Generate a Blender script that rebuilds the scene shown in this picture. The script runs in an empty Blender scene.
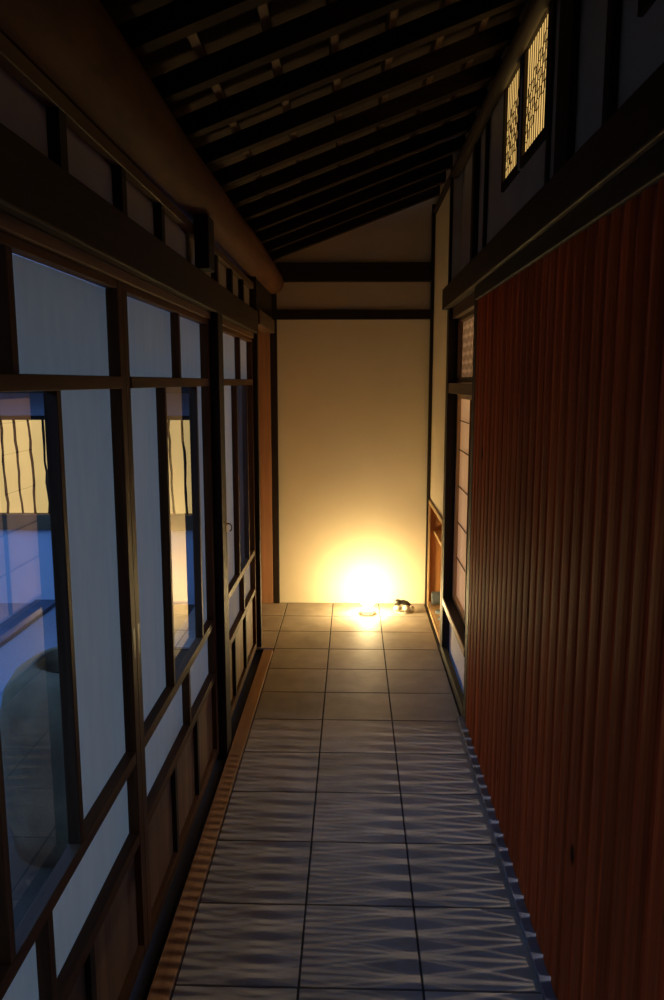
import bpy, bmesh, math, random
from mathutils import Vector, Matrix
random.seed(7)
SC = bpy.context.scene
COL = SC.collection

# ------------------------------------------------------------------ camera
H, F = 1.467, 765.0
th = math.atan(118 / F)
yaw = math.atan(21 * math.cos(th) / F)
cy, sy, ct, st = math.cos(yaw), math.sin(yaw), math.cos(th), math.sin(th)
fwd = Vector((-sy * ct, cy * ct, -st)); rgt = Vector((cy, sy, 0)); upv = Vector((-sy * st, cy * st, ct))
cam = bpy.data.cameras.new('camera'); co = bpy.data.objects.new('camera', cam); COL.objects.link(co)
cam.sensor_fit = 'VERTICAL'; cam.sensor_height = 36.0; cam.sensor_width = 36.0; cam.lens = F / 1000 * 36
cam.clip_start = 0.02
M = Matrix((rgt, upv, -fwd)).transposed().to_4x4(); M.translation = (0, 0, H)
co.matrix_world = M
SC.camera = co
vs = SC.view_settings
SC.display_settings.display_device = 'sRGB'
vs.view_transform = 'Standard'; vs.look = 'None'; vs.gamma = 1.0; vs.use_curve_mapping = False
vs.exposure = 0.0

# ------------------------------------------------------------------ materials
def nmat(name):
    m = bpy.data.materials.new(name); m.use_nodes = True
    nt = m.node_tree; b = nt.nodes['Principled BSDF']
    return m, nt, b
def N(nt, t, **kw):
    n = nt.nodes.new(t)
    for k, v in kw.items():
        if k in n.inputs: n.inputs[k].default_value = v
        else: setattr(n, k, v)
    return n
def ramp(nt, fac, stops):
    r = nt.nodes.new('ShaderNodeValToRGB')
    e = r.color_ramp.elements
    while len(e) < len(stops): e.new(0.5)
    for i, (p, c) in enumerate(stops):
        e[i].position = p; e[i].color = (*c, 1)
    nt.links.new(fac, r.inputs[0]); return r.outputs[0]

def wood(name, c1, c2, axis='Z', rough=0.5, scale=30, stretch=0.05, bump=0.15, spec=0.4):
    m, nt, b = nmat(name)
    tc = N(nt, 'ShaderNodeTexCoord'); mp = N(nt, 'ShaderNodeMapping')
    s = [scale] * 3; s['XYZ'.index(axis)] = scale * stretch
    mp.inputs['Scale'].default_value = s
    oi = N(nt, 'ShaderNodeObjectInfo')
    ad = N(nt, 'ShaderNodeVectorMath', operation='ADD')
    nt.links.new(tc.outputs['Object'], mp.inputs[0])
    nt.links.new(mp.outputs[0], ad.inputs[0]); nt.links.new(oi.outputs['Random'], ad.inputs[1])
    n = N(nt, 'ShaderNodeTexNoise', Scale=1.0, Detail=6.0, Roughness=0.65)
    nt.links.new(ad.outputs[0], n.inputs['Vector'])
    c = ramp(nt, n.outputs['Fac'], [(0.3, c1), (0.7, c2)])
    nt.links.new(c, b.inputs['Base Color'])
    b.inputs['Roughness'].default_value = rough
    b.inputs['Specular IOR Level'].default_value = spec
    bp = N(nt, 'ShaderNodeBump', Strength=bump, Distance=0.004)
    nt.links.new(n.outputs['Fac'], bp.inputs['Height']); nt.links.new(bp.outputs[0], b.inputs['Normal'])
    return m
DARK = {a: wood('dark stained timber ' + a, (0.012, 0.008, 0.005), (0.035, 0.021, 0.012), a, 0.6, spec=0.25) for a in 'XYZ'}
BROWN = {a: wood('brown door timber ' + a, (0.05, 0.021, 0.008), (0.15, 0.066, 0.026), a, 0.55, spec=0.15) for a in 'XYZ'}
LINTELD = wood('dark lintel timber', (0.022, 0.012, 0.007), (0.05, 0.027, 0.014), 'Y', 0.6, spec=0.2)
HEAD = wood('brown head rail timber', (0.12, 0.06, 0.028), (0.26, 0.135, 0.06), 'Y', 0.5)
LINTEL = wood('lintel timber', (0.06, 0.033, 0.018), (0.13, 0.07, 0.035), 'Y', 0.5)
PANEL = wood('door board timber', (0.10, 0.05, 0.022), (0.24, 0.13, 0.06), 'Z', 0.55)
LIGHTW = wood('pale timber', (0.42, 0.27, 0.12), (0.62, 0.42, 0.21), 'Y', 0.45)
LIGHTZ = wood('pale timber upright', (0.42, 0.27, 0.12), (0.62, 0.42, 0.21), 'Z', 0.45)
NICHE = wood('orange niche timber', (0.34, 0.15, 0.045), (0.5, 0.24, 0.08), 'Z', 0.5)
REDJ = wood('reddish jamb timber', (0.32, 0.16, 0.08), (0.48, 0.26, 0.135), 'Z', 0.5)
KERB = wood('walkway edge timber', (0.25, 0.11, 0.04), (0.46, 0.23, 0.09), 'Y', 0.55)
LOG = wood('peeled log', (0.055, 0.020, 0.008), (0.135, 0.052, 0.021), 'Y', 0.75, spec=0.2, scale=9, stretch=0.25, bump=0.3)
RAFT = wood('dark rafter timber', (0.012, 0.007, 0.004), (0.035, 0.02, 0.011), 'X', 0.75, spec=0.1)  # very dark brown grain, same tone on all rafter faces
LATH = wood('roof lath timber', (0.08, 0.042, 0.02), (0.17, 0.095, 0.048), 'Y', 0.7)
DECK = wood('roof board timber', (0.026, 0.014, 0.007), (0.065, 0.036, 0.018), 'X', 0.85, scale=14)

def plain(name, col, rough=0.6, noise=0.08, scale=12, bump=0.1, spec=0.3, metal=0.0):
    m, nt, b = nmat(name)
    tc = N(nt, 'ShaderNodeTexCoord'); n = N(nt, 'ShaderNodeTexNoise', Scale=scale, Detail=5.0)
    nt.links.new(tc.outputs['Object'], n.inputs['Vector'])
    lo = tuple(c * (1 - noise) for c in col); hi = tuple(min(1, c * (1 + noise)) for c in col)
    nt.links.new(ramp(nt, n.outputs['Fac'], [(0.3, lo), (0.7, hi)]), b.inputs['Base Color'])
    b.inputs['Roughness'].default_value = rough; b.inputs['Specular IOR Level'].default_value = spec
    b.inputs['Metallic'].default_value = metal
    n2 = N(nt, 'ShaderNodeTexNoise', Scale=scale * 14, Detail=3.0)
    nt.links.new(tc.outputs['Object'], n2.inputs['Vector'])
    bp = N(nt, 'ShaderNodeBump', Strength=bump, Distance=0.002)
    nt.links.new(n2.outputs['Fac'], bp.inputs['Height']); nt.links.new(bp.outputs[0], b.inputs['Normal'])
    return m
PLASTER = plain('cream plaster', (0.80, 0.70, 0.50), 0.8, 0.04, 3)
PLASTERW = plain('white plaster', (0.72, 0.70, 0.68), 0.8, 0.05, 3)
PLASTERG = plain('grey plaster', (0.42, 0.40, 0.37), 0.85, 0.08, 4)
YARDW = plain('courtyard wall plaster', (0.58, 0.60, 0.64), 0.85, 0.05, 2.2)
STONE = plain('rough basin stone', (0.20, 0.13, 0.06), 0.85, 0.45, 7, 0.9)
SILLW = plain('weathered sill timber', (0.16, 0.10, 0.05), 0.8, 0.3, 9)
GRAVEL = plain('pale gravel', (0.25, 0.27, 0.30), 0.9, 0.12, 60, 1.0)
PAVING = plain('dark courtyard stone', (0.05, 0.032, 0.016), 0.75, 0.3, 8, 0.5)
EDGING = plain('grey edging stone', (0.10, 0.11, 0.14), 0.8, 0.2, 8, 0.5)
BASEK = plain('grey base stone', (0.16, 0.16, 0.17), 0.6, 0.2, 10)
GROUT = plain('dark grout', (0.035, 0.032, 0.03), 0.9, 0.2, 40)
BLACKM = plain('black metal', (0.012, 0.012, 0.012), 0.4, 0.1, 20, 0.05, 0.5)
BRASS = plain('dull brass', (0.55, 0.38, 0.16), 0.35, 0.1, 20, 0.05, 0.5, 0.9)
BLUEG = plain('blue grey fabric', (0.19, 0.25, 0.27), 0.9, 0.15, 40, 0.6)
DKSTRAP = plain('dark strap fabric', (0.045, 0.05, 0.055), 0.85, 0.15, 40, 0.4)
ORN_D = plain('dark glazed ornament', (0.045, 0.04, 0.03), 0.35, 0.2, 30, 0.1, 0.5)
ORN_P = plain('pale glazed ornament', (0.55, 0.52, 0.42), 0.4, 0.1, 30, 0.1, 0.5)

def tile_mat():
    m, nt, b = nmat('brown grey floor tile')
    g = N(nt, 'ShaderNodeNewGeometry'); tc = N(nt, 'ShaderNodeTexCoord')
    n = N(nt, 'ShaderNodeTexNoise', Scale=7.0, Detail=6.0, Roughness=0.6)
    nt.links.new(tc.outputs['Object'], n.inputs['Vector'])
    c1 = ramp(nt, n.outputs['Fac'], [(0.3, (0.34, 0.29, 0.225)), (0.7, (0.47, 0.40, 0.31))])
    c2 = ramp(nt, g.outputs['Random Per Island'], [(0.0, (0.82, 0.82, 0.82)), (1.0, (1.0, 1.0, 1.0))])
    mx = N(nt, 'ShaderNodeMix', data_type='RGBA', blend_type='MULTIPLY'); mx.inputs[0].default_value = 1
    nt.links.new(c1, mx.inputs[6]); nt.links.new(c2, mx.inputs[7])
    nt.links.new(mx.outputs[2], b.inputs['Base Color'])
    b.inputs['Roughness'].default_value = 0.6; b.inputs['Specular IOR Level'].default_value = 0.12
    n2 = N(nt, 'ShaderNodeTexNoise', Scale=60.0, Detail=4.0); nt.links.new(tc.outputs['Object'], n2.inputs['Vector'])
    bp = N(nt, 'ShaderNodeBump', Strength=0.12, Distance=0.003)
    nt.links.new(n2.outputs['Fac'], bp.inputs['Height']); nt.links.new(bp.outputs[0], b.inputs['Normal'])
    return m
TILE = tile_mat()

def slat_mat():
    m, nt, b = nmat('red brown slat timber')
    g = N(nt, 'ShaderNodeNewGeometry'); tc = N(nt, 'ShaderNodeTexCoord')
    mp = N(nt, 'ShaderNodeMapping'); mp.inputs['Scale'].default_value = (40, 60, 1.3)
    nt.links.new(tc.outputs['Object'], mp.inputs[0])
    n = N(nt, 'ShaderNodeTexNoise', Scale=1.0, Detail=6.0, Roughness=0.7); nt.links.new(mp.outputs[0], n.inputs['Vector'])
    c1 = ramp(nt, n.outputs['Fac'], [(0.28, (0.22, 0.040, 0.011)), (0.5, (0.42, 0.078, 0.019)), (0.72, (0.64, 0.135, 0.033))])
    c2 = ramp(nt, g.outputs['Random Per Island'], [(0.0, (0.72, 0.70, 0.68)), (1.0, (1.15, 1.12, 1.05))])
    mx = N(nt, 'ShaderNodeMix', data_type='RGBA', blend_type='MULTIPLY'); mx.inputs[0].default_value = 1
    nt.links.new(c1, mx.inputs[6]); nt.links.new(c2, mx.inputs[7])
    # knots: sparse dark ovals
    mp2 = N(nt, 'ShaderNodeMapping'); mp2.inputs['Scale'].default_value = (0.01, 5.0, 2.6)
    nt.links.new(tc.outputs['Object'], mp2.inputs[0])
    v = N(nt, 'ShaderNodeTexVoronoi', Scale=1.0); nt.links.new(mp2.outputs[0], v.inputs['Vector'])
    k = ramp(nt, v.outputs['Distance'], [(0.045, (0.08, 0.07, 0.06)), (0.085, (1, 1, 1))])
    mx2 = N(nt, 'ShaderNodeMix', data_type='RGBA', blend_type='MULTIPLY'); mx2.inputs[0].default_value = 1
    nt.links.new(mx.outputs[2], mx2.inputs[6]); nt.links.new(k, mx2.inputs[7])
    nt.links.new(mx2.outputs[2], b.inputs['Base Color'])
    b.inputs['Roughness'].default_value = 0.65; b.inputs['Specular IOR Level'].default_value = 0.025
    bp = N(nt, 'ShaderNodeBump', Strength=0.25, Distance=0.003)
    nt.links.new(n.outputs['Fac'], bp.inputs['Height']); nt.links.new(bp.outputs[0], b.inputs['Normal'])
    return m
SLAT = slat_mat()

def paper_mat(name, dcol, tcol, mix):
    m = bpy.data.materials.new(name); m.use_nodes = True; nt = m.node_tree
    for n in list(nt.nodes): nt.nodes.remove(n)
    o = N(nt, 'ShaderNodeOutputMaterial'); mx = N(nt, 'ShaderNodeMixShader'); mx.inputs[0].default_value = mix
    d = N(nt, 'ShaderNodeBsdfDiffuse'); t = N(nt, 'ShaderNodeBsdfTranslucent')
    tc = N(nt, 'ShaderNodeTexCoord'); mp = N(nt, 'ShaderNodeMapping'); mp.inputs['Scale'].default_value = (9, 30, 6)
    n = N(nt, 'ShaderNodeTexNoise', Scale=1.0, Detail=5.0)
    nt.links.new(tc.outputs['Object'], mp.inputs[0]); nt.links.new(mp.outputs[0], n.inputs['Vector'])
    nt.links.new(ramp(nt, n.outputs['Fac'], [(0.3, tuple(c * .94 for c in dcol)), (0.7, dcol)]), d.inputs[0])
    nt.links.new(ramp(nt, n.outputs['Fac'], [(0.3, tuple(c * .9 for c in tcol)), (0.7, tcol)]), t.inputs[0])
    nt.links.new(d.outputs[0], mx.inputs[1]); nt.links.new(t.outputs[0], mx.inputs[2]); nt.links.new(mx.outputs[0], o.inputs[0])
    return m
PAPER = paper_mat('washi paper', (0.86, 0.82, 0.74), (1.0, 0.58, 0.275), 0.5)
FROST = paper_mat('frosted lamp dish', (0.9, 0.88, 0.84), (0.95, 0.92, 0.86), 0.75)
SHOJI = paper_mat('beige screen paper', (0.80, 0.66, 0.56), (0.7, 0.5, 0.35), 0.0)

def glass_mat():
    m = bpy.data.materials.new('window glass'); m.use_nodes = True; nt = m.node_tree
    for n in list(nt.nodes): nt.nodes.remove(n)
    o = N(nt, 'ShaderNodeOutputMaterial'); mx = N(nt, 'ShaderNodeMixShader')
    t = N(nt, 'ShaderNodeBsdfTransparent'); t.inputs[0].default_value = (0.93, 0.96, 0.95, 1)
    g = N(nt, 'ShaderNodeBsdfGlossy', Roughness=0.0); g.inputs[0].default_value = (1, 1, 1, 1)
    fr = N(nt, 'ShaderNodeFresnel', IOR=1.40)
    d1 = N(nt, 'ShaderNodeMath', operation='MULTIPLY'); d1.inputs[1].default_value = 2.0      # both faces of the pane reflect
    d2 = N(nt, 'ShaderNodeMath', operation='ADD'); d2.inputs[1].default_value = 1.0
    d3 = N(nt, 'ShaderNodeMath', operation='DIVIDE')
    nt.links.new(fr.outputs[0], d1.inputs[0]); nt.links.new(fr.outputs[0], d2.inputs[0])
    nt.links.new(d1.outputs[0], d3.inputs[0]); nt.links.new(d2.outputs[0], d3.inputs[1]); nt.links.new(d3.outputs[0], mx.inputs[0]); nt.links.new(t.outputs[0], mx.inputs[1]); nt.links.new(g.outputs[0], mx.inputs[2])
    nt.links.new(mx.outputs[0], o.inputs[0])
    return m
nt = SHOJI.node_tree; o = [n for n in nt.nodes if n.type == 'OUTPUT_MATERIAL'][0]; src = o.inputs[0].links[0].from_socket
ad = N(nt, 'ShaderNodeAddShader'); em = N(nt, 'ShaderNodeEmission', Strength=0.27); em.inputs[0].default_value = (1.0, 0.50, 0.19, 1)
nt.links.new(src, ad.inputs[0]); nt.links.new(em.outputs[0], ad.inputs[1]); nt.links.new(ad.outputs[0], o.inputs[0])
GLASS = glass_mat()

def emis(name, col, strength, grad=None):
    m = bpy.data.materials.new(name); m.use_nodes = True; nt = m.node_tree
    for n in list(nt.nodes): nt.nodes.remove(n)
    o = N(nt, 'ShaderNodeOutputMaterial'); e = N(nt, 'ShaderNodeEmission', Strength=strength)
    tc = N(nt, 'ShaderNodeTexCoord'); n = N(nt, 'ShaderNodeTexNoise', Scale=2.5, Detail=3.0)
    nt.links.new(tc.outputs['Object'], n.inputs['Vector'])
    nt.links.new(ramp(nt, n.outputs['Fac'], [(0.25, tuple(c * .8 for c in col)), (0.75, col)]), e.inputs[0])
    nt.links.new(e.outputs[0], o.inputs[0]); return m
BULB = emis('glowing lamp globe', (1.0, 0.735, 0.345), 245.0)
LITWIN = emis('lit paper of upper windows', (1.0, 0.62, 0.19), 0.92)
LITYARD = emis('lit paper of courtyard window', (1.0, 0.68, 0.27), 0.95)

# ------------------------------------------------------------------ mesh helpers
class MB:
    def __init__(s): s.bm = bmesh.new()
    def box(s, x0, x1, y0, y1, z0, z1, bev=0.0):
        r = bmesh.ops.create_cube(s.bm, size=1.0); v = r['verts']
        bmesh.ops.scale(s.bm, vec=(x1 - x0, y1 - y0, z1 - z0), verts=v)
        bmesh.ops.translate(s.bm, vec=((x0 + x1) / 2, (y0 + y1) / 2, (z0 + z1) / 2), verts=v)
        if bev > 0:
            e = list({ed for q in v for ed in q.link_edges})
            bmesh.ops.bevel(s.bm, geom=e, offset=bev, segments=2, affect='EDGES', profile=0.5)
        return s
    def quad(s, pts):
        s.bm.faces.new([s.bm.verts.new(p) for p in pts]); return s
    def prism(s, pts, vec):
        a = [s.bm.verts.new(p) for p in pts]; b = [s.bm.verts.new(Vector(p) + Vector(vec)) for p in pts]
        n = len(a)
        s.bm.faces.new(a); s.bm.faces.new(b[::-1])
        for i in range(n): s.bm.faces.new((a[i], b[i], b[(i + 1) % n], a[(i + 1) % n]))
        bmesh.ops.recalc_face_normals(s.bm, faces=s.bm.faces[:]); return s
    def tube(s, pts, rad, n=10, cap=True):
        pts = [Vector(p) for p in pts]
        rads = rad if isinstance(rad, (list, tuple)) else [rad] * len(pts)
        rings = []; ref = None
        for i, p in enumerate(pts):
            d = (pts[min(i + 1, len(pts) - 1)] - pts[max(i - 1, 0)]).normalized()
            if ref is None:
                ref = Vector((0, 0, 1)) if abs(d.z) < 0.9 else Vector((1, 0, 0))
            u = (ref - d * ref.dot(d)).normalized(); w = d.cross(u); ref = u
            rings.append([s.bm.verts.new(p + (u * math.cos(t) + w * math.sin(t)) * rads[i]) for t in [2 * math.pi * k / n for k in range(n)]])
        for a, b in zip(rings, rings[1:]):
            for k in range(n):
                f = s.bm.faces.new((a[k], a[(k + 1) % n], b[(k + 1) % n], b[k])); f.smooth = True
        if cap:
            s.bm.faces.new(rings[0][::-1]); s.bm.faces.new(rings[-1])
        return s
    def lathe(s, c, prof, n=24):
        rings = []
        for r, z in prof:
            if r < 1e-6: rings.append([s.bm.verts.new((c[0], c[1], c[2] + z))])
            else: rings.append([s.bm.verts.new((c[0] + r * math.cos(2 * math.pi * k / n), c[1] + r * math.sin(2 * math.pi * k / n), c[2] + z)) for k in range(n)])
        for a, b in zip(rings, rings[1:]):
            for k in range(n):
                q = [a[k % len(a)], a[(k + 1) % len(a)], b[(k + 1) % len(b)], b[k % len(b)]]
                u = []
                for v in q:
                    if v not in u: u.append(v)
                if len(u) > 2:
                    f = s.bm.faces.new(u); f.smooth = True
        bmesh.ops.recalc_face_normals(s.bm, faces=s.bm.faces[:]); return s
    def ball(s, c, r, sc=(1, 1, 1), rot=None, seg=16):
        q = bmesh.ops.create_uvsphere(s.bm, u_segments=seg, v_segments=seg // 2 + 2, radius=r)['verts']
        bmesh.ops.scale(s.bm, vec=sc, verts=q)
        if rot: bmesh.ops.rotate(s.bm, matrix=rot, verts=q)
        bmesh.ops.translate(s.bm, vec=c, verts=q)
        for v in q:
            for f in v.link_faces: f.smooth = True
        return s
    def build(s, name, mat, parent=None, origin=None, kind=None, label=None, cat=None, group=None):
        bm = s.bm
        if parent is not None: o0 = wloc(parent)
        elif origin is not None: o0 = Vector(origin)
        else:
            xs = [v.co.x for v in bm.verts]; ys = [v.co.y for v in bm.verts]; zs = [v.co.z for v in bm.verts]
            o0 = Vector(((min(xs) + max(xs)) / 2, (min(ys) + max(ys)) / 2, min(zs)))
        bmesh.ops.translate(bm, vec=-o0, verts=bm.verts[:])
        me = bpy.data.meshes.new(name); bm.to_mesh(me); bm.free()
        me.materials.append(mat)
        o = bpy.data.objects.new(name, me); COL.objects.link(o)
        if parent is not None: o.parent = parent
        else: o.location = o0
        return tag(o, label, cat, group, kind)
def wloc(o):
    v = Vector((0, 0, 0))
    while o is not None: v += o.location; o = o.parent
    return v
def tag(o, label=None, cat=None, group=None, kind=None):
    if label: o['label'] = label
    if cat: o['category'] = cat
    if group: o['group'] = group
    if kind: o['kind'] = kind
    return o
def thing(name, loc, label, cat, group=None, kind=None):
    o = bpy.data.objects.new(name, None); COL.objects.link(o); o.location = loc; o.empty_display_size = 0.1
    return tag(o, label, cat, group, kind)

# ------------------------------------------------------------------ floor
YB = 4.98                                   # back wall plane
fl = MB()
fl.box(-1.02, 0.50, 4.10, YB, -0.08, -0.004)
fl.box(-0.433, 0.50, -1.6, 4.10, -0.08, -0.004)
floor_o = fl.build('floor', GROUT, kind='structure', label='corridor floor of square brown grey tiles', cat='floor', origin=(0, 0, 0))
tl = MB()
xs = [-0.433 + 0.3053 * k for k in range(-2, 4)]
for j in range(22):
    y1 = YB - 0.301 * j; y0 = y1 - 0.301
    for i, (a, b) in enumerate(zip(xs, xs[1:])):
        if i < 2 and y0 < 4.05: continue
        tl.box(a + 0.003, b - 0.003, y0 + 0.003, y1 - 0.003, -0.01, 0.0, 0.0015)
tl.build('tile', TILE, floor_o)

MB().box(0.462, 0.50, -1.6, 3.19, 0.0005, 0.02, 0.003).build('baseboard_right', BASEK, kind='structure', label='low grey stone strip along the foot of the red slatted screen', cat='baseboard')
MB().box(0.487, 0.515, 3.19, 4.0, 0.0005, 0.045, 0.003).build('baseboard_right', DARK['Y'], kind='structure', label='dark skirting strip below the white panel under the paper window', cat='baseboard')
MB().box(-0.489, -0.436, -1.6, 4.05, -0.06, 0.004, 0.002).build('trim_1', KERB, kind='structure', label='narrow orange brown timber edging along the left side of the tiles', cat='floor edging')
MB().box(-0.60, -0.491, -1.6, 4.2, -0.12, -0.03, 0.002).build('trim_2', DARK['Y'], kind='structure', label='dark timber track under the sliding doors', cat='door track')

# ------------------------------------------------------------------ back wall
bw = MB()
bw.quad([(-0.5, YB, 0), (0.53, YB, 0), (0.53, YB, 2.70), (-0.5, YB, 2.35)])
b2 = MB(); b2.box(-0.724, 0.62, YB, YB + 0.12, -0.02, 2.9)
b2.build('wall_back', PLASTER, kind='structure', label='cream plaster end wall behind the glowing lamp', cat='wall')
bw.bm.free()
MB().box(-0.485, 0.485, YB - 0.035, YB - 0.001, 2.088, 2.205, 0.004).build('tie_beam', DARK['X'], label='thick dark beam across the end wall, upper of the two', cat='beam')
MB().box(-0.485, 0.485, YB - 0.028, YB - 0.001, 1.858, 1.918, 0.003).build('tie_beam', DARK['X'], label='thin dark beam across the end wall, lower of the two', cat='beam')
MB().box(0.486, 0.5055, YB - 0.03, YB - 0.001, 0.0, 2.55, 0.002).build('post', DARK['Z'], label='slim dark post in the right corner of the end wall', cat='post')
MB().box(-0.527, -0.486, YB - 0.03, YB - 0.001, 0.0, 2.03, 0.003).build('post', DARK['Z'], label='dark post in the left corner of the end wall', cat='post')
MB().box(-0.798, -0.529, YB - 0.03, YB - 0.001, 0.0, 1.95, 0.002).build('wood_panel', REDJ, label='orange lit timber board left of the end wall corner post', cat='board')
MB().box(-0.56, -0.495, 4.15, 4.91, 1.77, 1.85, 0.003).build('lintel_beam', LINTEL, label='short lit lintel spanning the side opening before the end wall', cat='beam')

MB().box(-0.83, -0.80, 4.145, 4.945, -0.02, 2.03).box(-0.83, -0.567, 4.10, 4.144, -0.02, 2.03).build('wall_left_recess', REDJ, kind='structure', label='reddish boarding around the side recess before the end wall', cat='wall')
MB().box(-0.545, -0.515, 4.15, 4.945, 1.851, 2.03).build('wall_left', DARK['Y'], kind='structure', label='dark boarding between the short lit lintel and the round log', cat='wall')
# ------------------------------------------------------------------ right wall: far plaster part with niche
wr = MB()
wr.box(0.508, 0.56, 4.131, YB, 0.70, 2.62).box(0.508, 0.56, 4.0905, 4.131, 0.70, 1.838).box(0.508, 0.56, 4.0905, 4.131, 1.947, 2.62)
wr.box(0.508, 0.56, 4.96, YB, 0.0, 0.70)
wr.box(0.508, 0.56, 4.09, 4.19, 0.0, 0.70)
wr.build('wall_right', PLASTER, kind='structure', label='cream plaster strip of right wall above the shelf niche', cat='wall')
ni = thing('niche', (0.70, 4.57, 0.0), 'open orange timber niche with one shelf low in the right wall', 'shelf niche')
m = MB(); m.box(0.905, 0.92, 4.19, 4.96, 0.0, 0.70)
m.build('back_panel', NICHE, ni)
for y0, y1 in ((4.19, 4.202), (4.948, 4.96)):
    MB().box(0.51, 0.905, y0, y1, 0.0, 0.70).build('side_panel', NICHE, ni)
MB().box(0.51, 0.905, 4.202, 4.948, 0.685, 0.70).build('top_panel', NICHE, ni)
MB().box(0.51, 0.905, 4.202, 4.948, 0.0, 0.025).build('bottom_panel', LIGHTW, ni)
MB().box(0.535, 0.905, 4.203, 4.947, 0.485, 0.505).build('shelf', LIGHTW, ni)
fr = MB()
fr.box(0.497, 0.5075, 4.175, 4.946, 0.685, 0.71, .002).box(0.497, 0.5075, 4.175, 4.946, 0.0, 0.022, .002)
fr.box(0.497, 0.5075, 4.175, 4.195, 0.022, 0.685).box(0.497, 0.5075, 4.926, 4.946, 0.022, 0.685)
fr.build('frame', LIGHTZ, ni)
# contents of the niche
m = MB()
pts = []
for k in range(70):                          # spiral roll lying across the niche
    a = k * 0.32; r = 0.010 + 0.00056 * k
    pts.append((r * math.cos(a), r * math.sin(a)))
for (a, b) in zip(pts, pts[1:]):
    z0 = 0.026 + 0.052
    m.quad([(0.516, 4.82 + a[0], z0 + a[1]), (0.516, 4.82 + b[0], z0 + b[1]), (0.88, 4.82 + b[0], z0 + b[1] + .02), (0.88, 4.82 + a[0], z0 + a[1] + .02)])
o = m.build('rolled_mat', BLUEG, label='blue grey rolled mat lying at the back of the low niche', cat='mat')
sm = o.modifiers.new('s', 'SOLIDIFY'); sm.thickness = 0.003
def slipper(x, y, ang, label, z=0.026):
    t = thing('slipper', (x, y, z), label, 'slipper', 'slippers in the low niche')
    m = MB(); R = Matrix.Rotation(ang, 4, 'Z')
    out = []
    for k in range(20):
        a = 2 * math.pi * k / 20
        out.append((0.115 * math.cos(a), (0.042 + 0.006 * math.cos(a)) * math.sin(a), 0))
    m.prism([(R @ Vector(p)) + Vector((x, y, z)) for p in out], (0, 0, 0.016)); m.build('sole', BLUEG, t)
    m = MB()
    n = 10; ring = []
    for j in range(6):
        u = 0.0 + 0.085 * j / 5; row = []
        w = 0.047 * math.sqrt(max(0.05, 1 - ((u + 0.01) / 0.118) ** 2)); hh = 0.045 * (1 - 0.75 * (j / 5) ** 1.6)
        for k in range(n + 1):
            a = math.pi * k / n
            row.append(m.bm.verts.new((R @ Vector((u, w * math.cos(a), 0.014 + hh * math.sin(a)))) + Vector((x, y, z))))
        ring.append(row)
    for a, b in zip(ring, ring[1:]):
        for k in range(n):
            f = m.bm.faces.new((a[k], a[k + 1], b[k + 1], b[k])); f.smooth = True
    o = m.build('strap', DKSTRAP, t); s = o.modifiers.new('s', 'SOLIDIFY'); s.thickness = 0.004
    return t
slipper(0.640, 4.68, math.pi, 'blue grey slipper nearest the rolled mat in the low niche')
slipper(0.640, 4.55, math.pi + 0.12, 'blue grey slipper in the middle of the low niche floor')
slipper(0.640, 4.42, math.pi - 0.1, 'blue grey slipper farthest from the rolled mat in the low niche')

# ------------------------------------------------------------------ right wall: window bay
MB().box(0.488, 0.56, 4.002, 4.09, 0.0, 1.838, 0.003).build('post', DARK['Z'], label='dark square post between the plaster strip and the paper window', cat='post')
MB().box(0.488, 0.56, 3.115, 3.19, 0.0, 1.838, 0.003).build('post', DARK['Z'], label='dark square post between the paper window and red slatted screen', cat='post')
MB().box(0.528, 0.56, 3.192, 4.0, 0.0, 0.285).build('wall_right_panel', PLASTERW, kind='structure', label='white plaster panel under the sill of the paper window', cat='wall')
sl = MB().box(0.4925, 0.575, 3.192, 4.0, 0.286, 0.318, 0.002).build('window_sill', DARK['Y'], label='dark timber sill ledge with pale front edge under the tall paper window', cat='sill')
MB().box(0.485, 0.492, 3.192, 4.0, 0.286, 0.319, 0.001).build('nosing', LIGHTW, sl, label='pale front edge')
MB().box(0.492, 0.575, 3.192, 4.0, 1.41, 1.462, 0.003).build('transom_rail', LINTEL, label='dark rail between small lattice pane and tall paper window', cat='rail')
MB().box(0.505, 0.575, 3.192, 4.0, 1.785, 1.838, 0.003).build('window_head', LINTEL, label='timber head rail above the small lattice pane', cat='rail')
w4 = thing('window_4', (0.56, 3.6, 0.32), 'tall beige paper window with thin bars beside the red screen', 'window', kind='structure')
XP = 0.556
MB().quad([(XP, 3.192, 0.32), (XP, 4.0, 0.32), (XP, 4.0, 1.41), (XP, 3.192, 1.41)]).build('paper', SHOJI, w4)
fr = MB()
fr.box(0.538, 0.555, 3.192, 3.225, 0.32, 1.41).box(0.538, 0.555, 3.967, 4.0, 0.32, 1.41)
fr.box(0.538, 0.555, 3.225, 3.967, 0.32, 0.345).box(0.538, 0.555, 3.225, 3.967, 1.385, 1.41)
fr.build('frame', LIGHTZ, w4)
MB().box(0.538, 0.555, 3.55, 3.562, 0.345, 1.385).build('muntin', BROWN['Z'], w4)
for z in (0.55, 0.74, 0.93, 1.12, 1.27):
    MB().box(0.549, 0.555, 3.225, 3.967, z, z + 0.0035).build('muntin', BROWN['Y'], w4)
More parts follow.
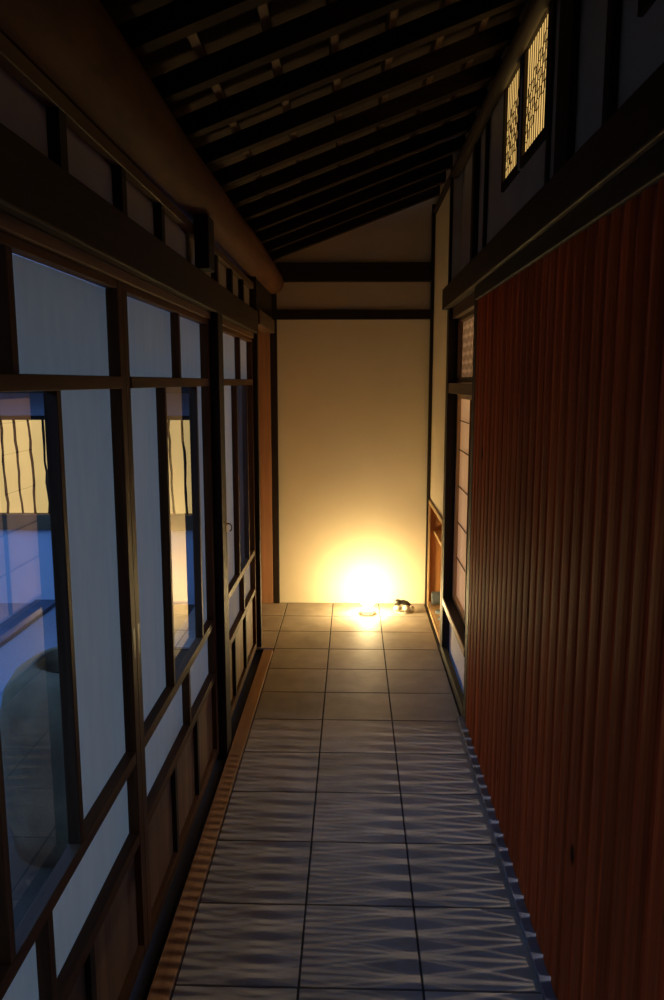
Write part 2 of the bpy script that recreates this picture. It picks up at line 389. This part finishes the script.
def diamond(m, x, y0, y1, z0, z1, p, r):
    """thin crossed wires clipped to a rectangle on the plane x"""
    k = 2.0
    for sgn in (1, -1):
        c = z0 - k * (y1 - y0) - 0.001
        while c < z1 + k * (y1 - y0):
            ts = []
            seg = []
            for i in range(2):
                y = y0 if i == 0 else y1
                z = c + sgn * k * (y - (y0 if sgn > 0 else y1)); seg.append((y, z))
            (ya, za), (yb, zb) = seg
            if za > zb: ya, za, yb, zb = yb, zb, ya, za
            if zb > z0 and za < z1:
                ta = max(0, (z0 - za) / (zb - za)); tb = min(1, (z1 - za) / (zb - za))
                if tb - ta > 0.01:
                    P = lambda t: (x + sgn * r, ya + (yb - ya) * t, za + (zb - za) * t)
                    m.tube([P(ta), P(tb)], r, 5)
            c += p
w5 = thing('window_5', (0.56, 3.6, 1.462), 'small lattice pane above the tall paper window', 'window', kind='structure')
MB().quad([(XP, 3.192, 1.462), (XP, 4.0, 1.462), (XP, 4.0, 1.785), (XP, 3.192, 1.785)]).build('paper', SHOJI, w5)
fr = MB()
fr.box(0.532, 0.555, 3.192, 3.222, 1.463, 1.785).box(0.532, 0.555, 3.97, 4.0, 1.463, 1.785)
fr.box(0.532, 0.555, 3.222, 3.97, 1.463, 1.49).box(0.532, 0.555, 3.222, 3.97, 1.765, 1.785)
fr.build('frame', LINTEL, w5)
m = MB(); diamond(m, 0.5535, 3.222, 3.97, 1.49, 1.765, 0.085, 0.001); m.build('lattice', BROWN['Z'], w5)

# ------------------------------------------------------------------ right wall: slatted screen
scn = thing('slatted_screen', (0.50, 0.75, 0.0), 'tall red brown screen of vertical timber slats filling the right side', 'slatted screen')
P = 0.075
m = MB(); y = 3.108 - 0.030
while y > -1.5:
    w = 0.0322 + random.uniform(-0.0010, 0.0010); d = 0.034
    prof = []
    prof = [(0.500, y - w, 0), (0.4905, y - w + 0.0012, 0), (0.4885, y - w + 0.005, 0), (0.4872, y - 0.010, 0), (0.4872, y + 0.010, 0), (0.4885, y + w - 0.005, 0), (0.4905, y + w - 0.0012, 0), (0.500, y + w, 0)]
    prof += [(0.514, y + w, 0), (0.514, y - w, 0)]
    z0 = 0.022; z1 = 1.785
    m.prism([(px, py, z0) for px, py, _ in prof], (0, 0, z1 - z0))
    y -= P
for f in m.bm.faces:
    f.smooth = False
m.build('slats', SLAT, scn)
MB().box(0.478, 0.53, -1.5, 3.108, 1.786, 1.838, 0.003).build('top_rail', DARK['Y'], scn)
MB().box(0.502, 0.53, -1.5, 3.108, 0.0005, 0.0215).build('bottom_rail', DARK['Y'], scn)

MB().box(0.465, 0.56, -1.5, 4.13, 1.84, 1.945, 0.004).build('lintel_beam', LINTELD, label='long dark beam running above the red slatted screen', cat='beam')

# ------------------------------------------------------------------ right wall: upper plaster, windows, posts
XU = 0.55
WZ0, WZ1 = 2.185, 2.505
wins = [(2.71, 2.945), (2.335, 2.625), (1.30, 1.575)]
up = MB()
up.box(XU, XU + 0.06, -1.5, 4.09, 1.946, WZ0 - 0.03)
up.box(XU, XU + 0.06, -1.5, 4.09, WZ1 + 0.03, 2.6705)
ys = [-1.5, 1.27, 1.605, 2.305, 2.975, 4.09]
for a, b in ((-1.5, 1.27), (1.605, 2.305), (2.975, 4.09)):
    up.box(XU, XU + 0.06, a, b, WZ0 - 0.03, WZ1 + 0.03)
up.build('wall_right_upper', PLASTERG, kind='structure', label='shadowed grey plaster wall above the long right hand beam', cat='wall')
def upper_window(n, y0, y1, label, hexa):
    yc = (y0 + y1) / 2
    t = thing(n, (XU, yc, WZ0), label, 'window', kind='structure')
    MB().box(XU + 0.002, XU + 0.006, y0, y1, WZ0, WZ1).build('paper', LITWIN, t)
    f = MB(); w = 0.028
    f.box(0.541, XU + 0.06, y0 - w, y0, WZ0 - w, WZ1 + w).box(0.541, XU + 0.06, y1, y1 + w, WZ0 - w, WZ1 + w)
    f.box(0.541, XU + 0.06, y0, y1, WZ0 - w, WZ0).box(0.541, XU + 0.06, y0, y1, WZ1, WZ1 + w)
    f.build('frame', DARK['Z'], t)
    s = MB(); k = int((y1 - y0) / 0.031)
    for i in range(1, k + 1):
        yy = y0 + (y1 - y0) * i / (k + 1)
        s.tube([(XU + 0.0008, yy, WZ0), (XU + 0.0008, yy, WZ1)], 0.0015, 6)
    s.build('bars', BROWN['Z'], t)
    # hexagonal wire lattice over a slanting leaf-shaped patch
    hx = MB(); a = 0.0175; seen = set()
    W, Z = y1 - y0, WZ1 - WZ0
    for i in range(-2, 40):
        for j in range(-2, 40):
            cyy = y0 + 1.45 * (i * a * math.sqrt(3) + (j % 2) * a * math.sqrt(3) / 2)
            cz = WZ0 + j * a * 1.5
            u = (cyy - y0) / W; v = (cz - WZ0) / Z
            if not (0.03 < u < 0.97 and 0.03 < v < 0.97) or not hexa(u, v): continue
            for q in range(6):
                A = (cyy + 1.45 * a * math.cos(math.radians(30 + 60 * q)), cz + a * math.sin(math.radians(30 + 60 * q)))
                B = (cyy + 1.45 * a * math.cos(math.radians(90 + 60 * q)), cz + a * math.sin(math.radians(90 + 60 * q)))
                key = tuple(sorted(((round(A[0], 3), round(A[1], 3)), (round(B[0], 3), round(B[1], 3)))))
                if key in seen: continue
                seen.add(key)
                if min(A[0], B[0]) < y0 or max(A[0], B[0]) > y1: continue
                hx.tube([(XU - 0.001, A[0], A[1]), (XU - 0.001, B[0], B[1])], 0.0013, 5)
    if len(hx.bm.verts): hx.build('hexagon_lattice', DARK['Z'], t)
    return t
# u grows towards the camera's far side (+Y); band rises towards the camera
upper_window('window_1', *wins[0], 'far lit window under the roof, narrower of the glowing pair', lambda u, v: abs(v - (0.42 + 0.22 * (0.5 - u))) < 0.22 + 0.05 * math.sin(3 * u))
upper_window('window_2', *wins[1], 'near lit window under the roof, wider of the glowing pair', lambda u, v: abs(v - (0.5 + 0.36 * (0.5 - u))) < 0.2)
upper_window('window_3', *wins[2], 'lit window at top right edge, mostly cut off by frame', lambda u, v: abs(v - 0.5) < 0.2)
for (y0, y1, x0, lab) in ((4.098, 4.128, 0.492, 'thin dark upright on upper right wall nearest the end wall'),
                          (3.53, 3.60, 0.525, 'thick dark upright on upper right wall beyond the lit windows'),
                          (3.30, 3.33, 0.535, 'thin dark upright just beyond the narrower lit window'),
                          (2.03, 2.16, 0.53, 'thick dark upright on upper right wall nearer than the lit windows'),
                          (1.72, 1.76, 0.53, 'thin dark upright before the cut off lit window'),
                          (2.275, 2.303, 0.54, 'thin dark upright at near edge of the wider lit window')):
    MB().box(x0, 0.549 if y0 < 4.0 else 0.507, y0, y1, 1.947, 2.545, 0.002).build('post', DARK['Z'], label=lab, cat='post')

# ------------------------------------------------------------------ roof
def zr(x): return 2.374 + 0.374 * x                    # underside of the rafters
nrm = Vector((-0.374, 0, 1)).normalized()
def slab(m, x0, x1, y0, y1, lo, hi):
    """a box lying in the roof slope, from lo to hi above the rafter underside"""
    p = lambda x, h: (x + nrm.x * h, y0, zr(x) + nrm.z * h)
    return m.prism([p(x0, lo), p(x1, lo), p(x1, hi), p(x0, hi)], (0, y1 - y0, 0))
RH, LT = 0.056, 0.028
slab(MB(), -1.15, 0.62, -1.6, YB + 0.1, RH + LT + 0.001, RH + LT + 0.03).build('ceiling', DECK, kind='structure', label='sloping boarded underside of the roof', cat='ceiling')
ordn = ['first', 'second', 'third', 'fourth', 'fifth', 'sixth', 'seventh', 'eighth', 'ninth', 'tenth', 'eleventh', 'twelfth', 'thirteenth']
for k in range(12):
    yc = 4.775 - 0.295 * k
    slab(MB(), -0.545, 0.545, yc - 0.0225, yc + 0.0225, 0, RH).build('rafter', RAFT, group='roof rafters', cat='rafter',
        label=('sloping dark roof rafter nearest the end wall' if k == 0 else 'sloping dark roof rafter, %s counted from the end wall' % ordn[k]))
for k, xc in enumerate((-0.37, -0.20, -0.035, 0.13, 0.29, 0.43)):
    slab(MB(), xc - 0.011, xc + 0.011, -1.6, YB - 0.005, RH + 0.0005, RH + LT).build('lath', LATH, group='roof laths', cat='lath',
        label='long brown roof lath crossing above the rafters, %s counted from the log' % ordn[k])
m = MB(); m.box(-0.575, -0.562, -1.5, YB - 0.002, 2.15, 2.2515); m.build('trim_3', DECK, kind='structure', label='eave board closing the gap above the round log', cat='eave board')
# eave log
m = MB(); pts = []; rr = []
for k in range(34):
    t = k / 33; y = -1.5 + (YB - 0.005 + 1.5) * t
    pts.append((-0.522 + 0.008 * math.sin(2.2 * t * math.pi + 0.7), y, 2.072 + 0.018 * t + 0.004 * math.sin(3.1 * t * math.pi)))
    rr.append(0.106 - 0.028 * t + 0.0025 * math.sin(17 * t) + 0.0015 * math.sin(41 * t))
m.tube(pts, rr, 24); m.build('log_beam', LOG, label='big round peeled log running along the eave at upper left', cat='beam')
m = MB(); m.tube([(0.515, -1.5, 2.545 - 0.035), (0.515, 2, 2.548 - 0.035), (0.515, YB - 0.03, 2.545 - 0.035)], 0.026, 14)
m.build('wall_plate', DARK['Y'], label='slender round pole under the rafters along the top of right wall', cat='beam')

# ------------------------------------------------------------------ left: posts, lintels, ranma
XL = -0.53
p2 = thing('post', (-0.53, 2.91, -0.03), 'dark post between the second and third sliding doors', 'post')
MB().box(-0.565, -0.496, 2.86, 2.965, -0.028, 1.718, 0.003).build('shaft', DARK['Z'], p2)
m = MB(); m.tube([(-0.496, 2.945, 0.915), (-0.482, 2.945, 0.917), (-0.474, 2.945, 0.908), (-0.475, 2.945, 0.893), (-0.482, 2.945, 0.887)], 0.0028, 8)
m.box(-0.4975, -0.493, 2.935, 2.955, 0.885, 0.93, 0.001)
m.build('hook', BRASS, p2, label='small brass hook')
MB().box(-0.565, -0.506, 4.095, 4.14, -0.028, 2.03, 0.003).build('post', DARK['Z'], label='dark post at far end of the sliding doors', cat='post')
MB().box(-0.565, -0.498, -1.5, 4.093, 1.719, 1.83, 0.004).build('lintel_beam', LINTELD, label='long dark beam running above the sliding doors on the left', cat='beam')
MB().box(-0.562, -0.522, -1.5, 2.858, 1.694, 1.718, 0.002).build('door_head', HEAD, label='brown head rail above the first and second sliding doors', cat='rail')
MB().box(-0.562, -0.522, 2.967, 4.093, 1.694, 1.718, 0.002).build('door_head', HEAD, label='brown head rail above the third sliding door', cat='rail')
rn = thing('transom', (-0.53, 1.3, 1.83), 'row of small grey panels between left beam and round log', 'transom')
MB().box(-0.56, -0.518, -1.5, 4.093, 1.945, 1.975, 0.002).build('top_rail', LINTEL, rn)
MB().box(-0.549, -0.543, -1.5, 4.093, 1.831, 1.945).build('panel', PLASTERG, rn)
for y in (0.7, 1.07, 1.44, 1.81, 2.17, 3.02, 3.38, 3.72):
    MB().box(-0.543, -0.52, y - 0.018, y + 0.018, 1.831, 1.945, 0.001).build('upright', DARK['Z'], rn)
MB().box(-0.516, -0.468, 2.56, 2.66, 1.832, 2.0, 0.003).build('strut', DARK['Z'], label='stout dark strut from left beam up to the round log', cat='strut')

# ------------------------------------------------------------------ sliding doors
def door(n, y0, y1, g0, g1, label, handle=None, mid=None):
    t = thing(n, (XL, (y0 + y1) / 2, 0.0), label, 'sliding door', kind='structure')
    xf, xb, xp = -0.530, -0.558, -0.5575
    sw = 0.036
    f = lambda *a, nm, mt: MB().box(*a, 0.0015).build(nm, mt, t)
    f(xb, xf, y0, y0 + sw, 0.0, 1.693, nm='stile', mt=BROWN['Z']); f(xb, xf, y1 - sw, y1, 0.0, 1.693, nm='stile', mt=BROWN['Z'])
    a, b = y0 + sw, y1 - sw
    for z0, z1, q in ((1.675, 1.693, 0.001), (1.452, 1.480, -0.003), (0.535, 0.565, 0.001), (0.318, 0.348, 0.001), (0.0, 0.035, 0.001)):
        f(xb, xf - q, a, b, z0, z1, nm='rail', mt=BROWN['Y'])
    mid = mid or (y0 + y1) / 2
    mw = 0.012; gw = 0.02
    f(xb, xf - 0.003, mid - mw, mid + mw, 1.480, 1.675, nm='muntin', mt=BROWN['Z'])
    f(xb, xf - 0.003, mid - mw, mid + mw, 0.348, 0.535, nm='muntin', mt=BROWN['Z'])
    f(xb, xf - 0.002, g0 - gw, g0, 0.565, 1.452, nm='muntin', mt=BROWN['Z']); f(xb, xf - 0.002, g1, g1 + gw, 0.565, 1.452, nm='muntin', mt=BROWN['Z'])
    def pane(nm, mt, u, v, z0, z1):
        MB().quad([(xp, u, z0), (xp, v, z0), (xp, v, z1), (xp, u, z1)]).build(nm, mt, t)
    pane('paper_pane', PAPER, a, mid - mw, 1.480, 1.675); pane('paper_pane', PAPER, mid + mw, b, 1.480, 1.675)
    pane('paper_pane', PAPER, a, g0 - gw, 0.565, 1.452); pane('paper_pane', PAPER, g1 + gw, b, 0.565, 1.452)
    pane('glass_pane', GLASS, g0, g1, 0.565, 1.452)
    pane('paper_pane', PAPER, a, mid - mw, 0.348, 0.535); pane('paper_pane', PAPER, mid + mw, b, 0.348, 0.535)
    MB().box(-0.555, -0.547, a, b, 0.035, 0.318).build('board', PANEL, t)
    for q in (1 / 3, 2 / 3):
        yy = a + (b - a) * q
        f(-0.547, xf - 0.003, yy - 0.014, yy + 0.014, 0.035, 0.318, nm='batten', mt=DARK['Z'])
    for hy in handle or ():
        MB().box(xf - 0.003, xf + 0.0006, hy - 0.009, hy + 0.009, 0.80, 0.875, 0.0004).build('handle', BLACKM, t)
    return t
door('door_1', 0.665, 1.793, 1.08, 1.375, 'nearest sliding door, with clear glass showing the stone basin', (1.775,), 1.215)
door('door_2', 1.795, 2.859, 2.19, 2.61, 'middle sliding door, with narrow glass reflecting the lamp', (1.813,), 2.385)
door('door_3', 2.967, 4.093, 3.54, 3.86, 'farthest sliding door, between two dark posts', None, 3.66)
door('door_4', -0.465, 0.663, -0.05, 0.245, 'sliding door beside the camera, outside the picture', None)

# ------------------------------------------------------------------ lamp and ornament on the floor
lx, ly = 0.10, 4.735
lp = thing('globe_lamp', (lx, ly, 0.0), 'glowing round lamp on the tiles in front of the end wall', 'lamp')
MB().lathe((lx, ly, 0.0), [(0, 0.0005), (0.034, 0.0005), (0.038, 0.006), (0.048, 0.018), (0.052, 0.030), (0.049, 0.030), (0.042, 0.020), (0.030, 0.012), (0.020, 0.020), (0.016, 0.05), (0, 0.05)], 28).build('dish', FROST, lp)  # dish added to keep the globe's light off the near tiles
MB().ball((lx, ly, 0.098), 0.050, seg=28).build('globe', BULB, lp)
og = thing('ornament', (0.335, 4.79, 0.0), 'small crouching dark and pale ornament on the tiles right of the lamp', 'ornament')
m = MB(); m.ball((0.296, 4.79, 0.062), 0.024, (1.1, 1, 0.9)); m.ball((0.279, 4.78, 0.055), 0.011, (1.2, 1, 0.8)); m.build('head', ORN_D, og)
m = MB(); m.tube([(0.304, 4.79, 0.060), (0.326, 4.79, 0.064), (0.35, 4.79, 0.054), (0.368, 4.79, 0.036), (0.378, 4.79, 0.018)], [0.012, 0.017, 0.019, 0.018, 0.013], 12); m.build('back', ORN_D, og)
m = MB(); m.ball((0.294, 4.775, 0.024), 0.024, (1.15, 0.8, 0.85)); m.build('foot', ORN_P, og)
m = MB(); m.ball((0.350, 4.775, 0.026), 0.026, (1.0, 0.8, 0.9)); m.ball((0.380, 4.78, 0.024), 0.023, (1.0, 0.9, 0.95)); m.build('foot', ORN_P, og)
m = MB(); m.lathe((0.335, 4.79, 0.0), [(0, 0.0005), (0.058, 0.0005), (0.058, 0.004), (0, 0.004)], 24); m.build('base_plate', ORN_P, og)

# ------------------------------------------------------------------ courtyard beyond the doors
MB().box(-4.5, -0.605, -3.0, 3.28, -0.14, -0.02).box(-1.30, -0.605, 3.28, 4.09, -0.14, -0.02).box(-1.30, -1.03, 4.09, YB, -0.14, -0.02).build('ground', PAVING, kind='structure', label='dark stone paving of courtyard close outside the glass', cat='ground')
MB().box(-4.5, -1.30, 3.28, YB, -0.14, -0.021).build('ground', GRAVEL, kind='structure', label='pale gravel of courtyard in front of the barred window wall', cat='ground')
MB().box(-2.15, -1.99, 3.29, YB - 0.002, -0.03, 0.008, 0.004).build('kerb_stone', EDGING, label='grey stone edging strip across the pale courtyard gravel', cat='edging')
MB().box(0.62, 9, -3, 6, -0.14, -0.02).build('ground', PAVING, kind='structure', label='dark ground beyond the slatted screen, hidden from view', cat='ground')
MB().box(-4.5, -4.35, -3.0, YB, -0.1, 2.7).build('wall_skyblock_side', DARK['Y'], kind='structure', label='unseen dark wall added along the courtyard side to cut sky light', cat='wall')  # unseen wall added to lower the sky light reaching the yard
MB().box(-4.3, -0.75, -3.1, -2.98, -0.1, 2.7).build('wall_skyblock_front', DARK['X'], kind='structure', label='unseen dark wall added across the courtyard near end to cut sky light', cat='wall')  # added out of view to keep sky light off the door frames
yw = MB()
yw.box(-4.5, -0.725, YB, YB + 0.12, -0.1, 0.49)
yw.box(-4.5, -0.725, YB, YB + 0.12, 1.25, 3.2)
yw.box(-4.5, -2.75, YB, YB + 0.12, 0.49, 1.25); yw.box(-0.98, -0.725, YB, YB + 0.12, 0.49, 1.25)
yw.build('wall_courtyard', YARDW, kind='structure', label='white courtyard wall seen blue through the nearest glass', cat='wall')
w6 = thing('window_6', (-1.86, YB, 0.49), 'wide lit courtyard window behind crooked dark bars', 'window', kind='structure')
MB().box(-2.74, -0.99, YB + 0.05, YB + 0.06, 0.595, 1.222).build('paper', LITYARD, w6)
f = MB(); f.box(-2.75, -0.98, YB - 0.03, YB + 0.08, 0.495, 0.595, 0.004); f.build('sill_beam', SILLW, w6)
f = MB(); f.box(-2.75, -0.98, YB - 0.02, YB + 0.08, 1.222, 1.25, 0.003).box(-2.75, -2.74, YB, YB + .08, .595, 1.222).box(-0.99, -.98, YB, YB + .08, .595, 1.222); f.build('frame', DARK['X'], w6)
x = -2.70
while x < -1.0:
    pts = [(x + random.uniform(-0.006, 0.006) + 0.016 * (j / 9), YB + 0.03, 1.222 - 0.627 * j / 9) for j in range(10)]
    MB().tube(pts, [0.0085 + random.uniform(-0.0015, 0.0015) for _ in pts], 8).build('bar', DARK['Z'], w6)
    x += 0.093
MB().box(-4.5, -0.96, YB - 0.35, YB + 0.1, 1.40, 1.47, 0.004).build('canopy_board', DARK['X'], label='dark eave board over the courtyard window', cat='eave board')
MB().tube([(-1.93, YB - 0.12, -0.02), (-1.925, YB - 0.12, 0.7), (-1.93, YB - 0.12, 1.399)], 0.011, 8).build('pole', DARK['Z'], label='thin dark pole in front of the courtyard window', cat='pole')
# stone water basin
bs = thing('stone_basin', (-0.905, 2.34, -0.02), 'rounded grey stone water basin outside the nearest glass', 'stone basin')
prof = [(0, 0), (0.20, 0), (0.225, 0.10), (0.232, 0.25), (0.225, 0.40), (0.205, 0.51), (0.175, 0.575), (0.135, 0.605), (0.118, 0.60), (0.108, 0.56), (0.07, 0.49), (0, 0.47)]
m = MB(); m.lathe((-0.905, 2.34, -0.02), prof, 40)
from mathutils import noise as mn
for v in m.bm.verts:
    d = Vector((v.co.x + 0.905, v.co.y - 2.34, 0))
    if d.length > 0.1:
        v.co += d.normalized() * (mn.noise(v.co * 5) * 0.03 + mn.noise(v.co * 14) * 0.008)
m.build('bowl', STONE, bs)
MB().lathe((-0.905, 2.34, -0.02), [(0, 0.535), (0.094, 0.535)], 24).build('water', plain('still water', (0.02, 0.025, 0.03), 0.03, 0, 5, 0, 0.6), bs)

MB().box(-0.6, 0.62, -1.72, -1.62, -0.1, 2.7).build('wall_skyblock_rear', DARK['Z'], kind='structure', label='unseen dark wall added behind the camera to block sky light', cat='wall')  # unseen end wall added to stop blue sky light leaking in
# ------------------------------------------------------------------ light
w = bpy.data.worlds.new('dusk'); SC.world = w; w.use_nodes = True
bg = w.node_tree.nodes['Background']
bg.inputs[0].default_value = (0.14, 0.36, 1.0, 1); bg.inputs[1].default_value = 3.0

# six added spots, unseen beyond the slatted screen, cast floor stripes through its gaps
el = math.radians(58)
for s in (-1.083, -0.917, -0.083, 0.083, 0.917, 1.083):
    L = bpy.data.lights.new('stripe_spot', 'SPOT'); L.energy = 1000; L.color = (1.0, 0.86, 0.72)
    L.shadow_soft_size = 0.09; L.spot_size = math.radians(17); L.spot_blend = 0.3
    o = bpy.data.objects.new('stripe_spot', L); COL.objects.link(o)
    tgt = Vector((0.05, 1.4, 0.0))
    pos = tgt + Vector((math.cos(el) * 15, s * 1.68, math.sin(el) * 15))
    o.location = pos; o.rotation_euler = (tgt - pos).to_track_quat('-Z', 'Y').to_euler()
SC.cycles.use_denoising = True
SC.cycles.max_bounces = 10; SC.cycles.diffuse_bounces = 6; SC.cycles.transparent_max_bounces = 12
SC.cycles.sample_clamp_indirect = 6.0
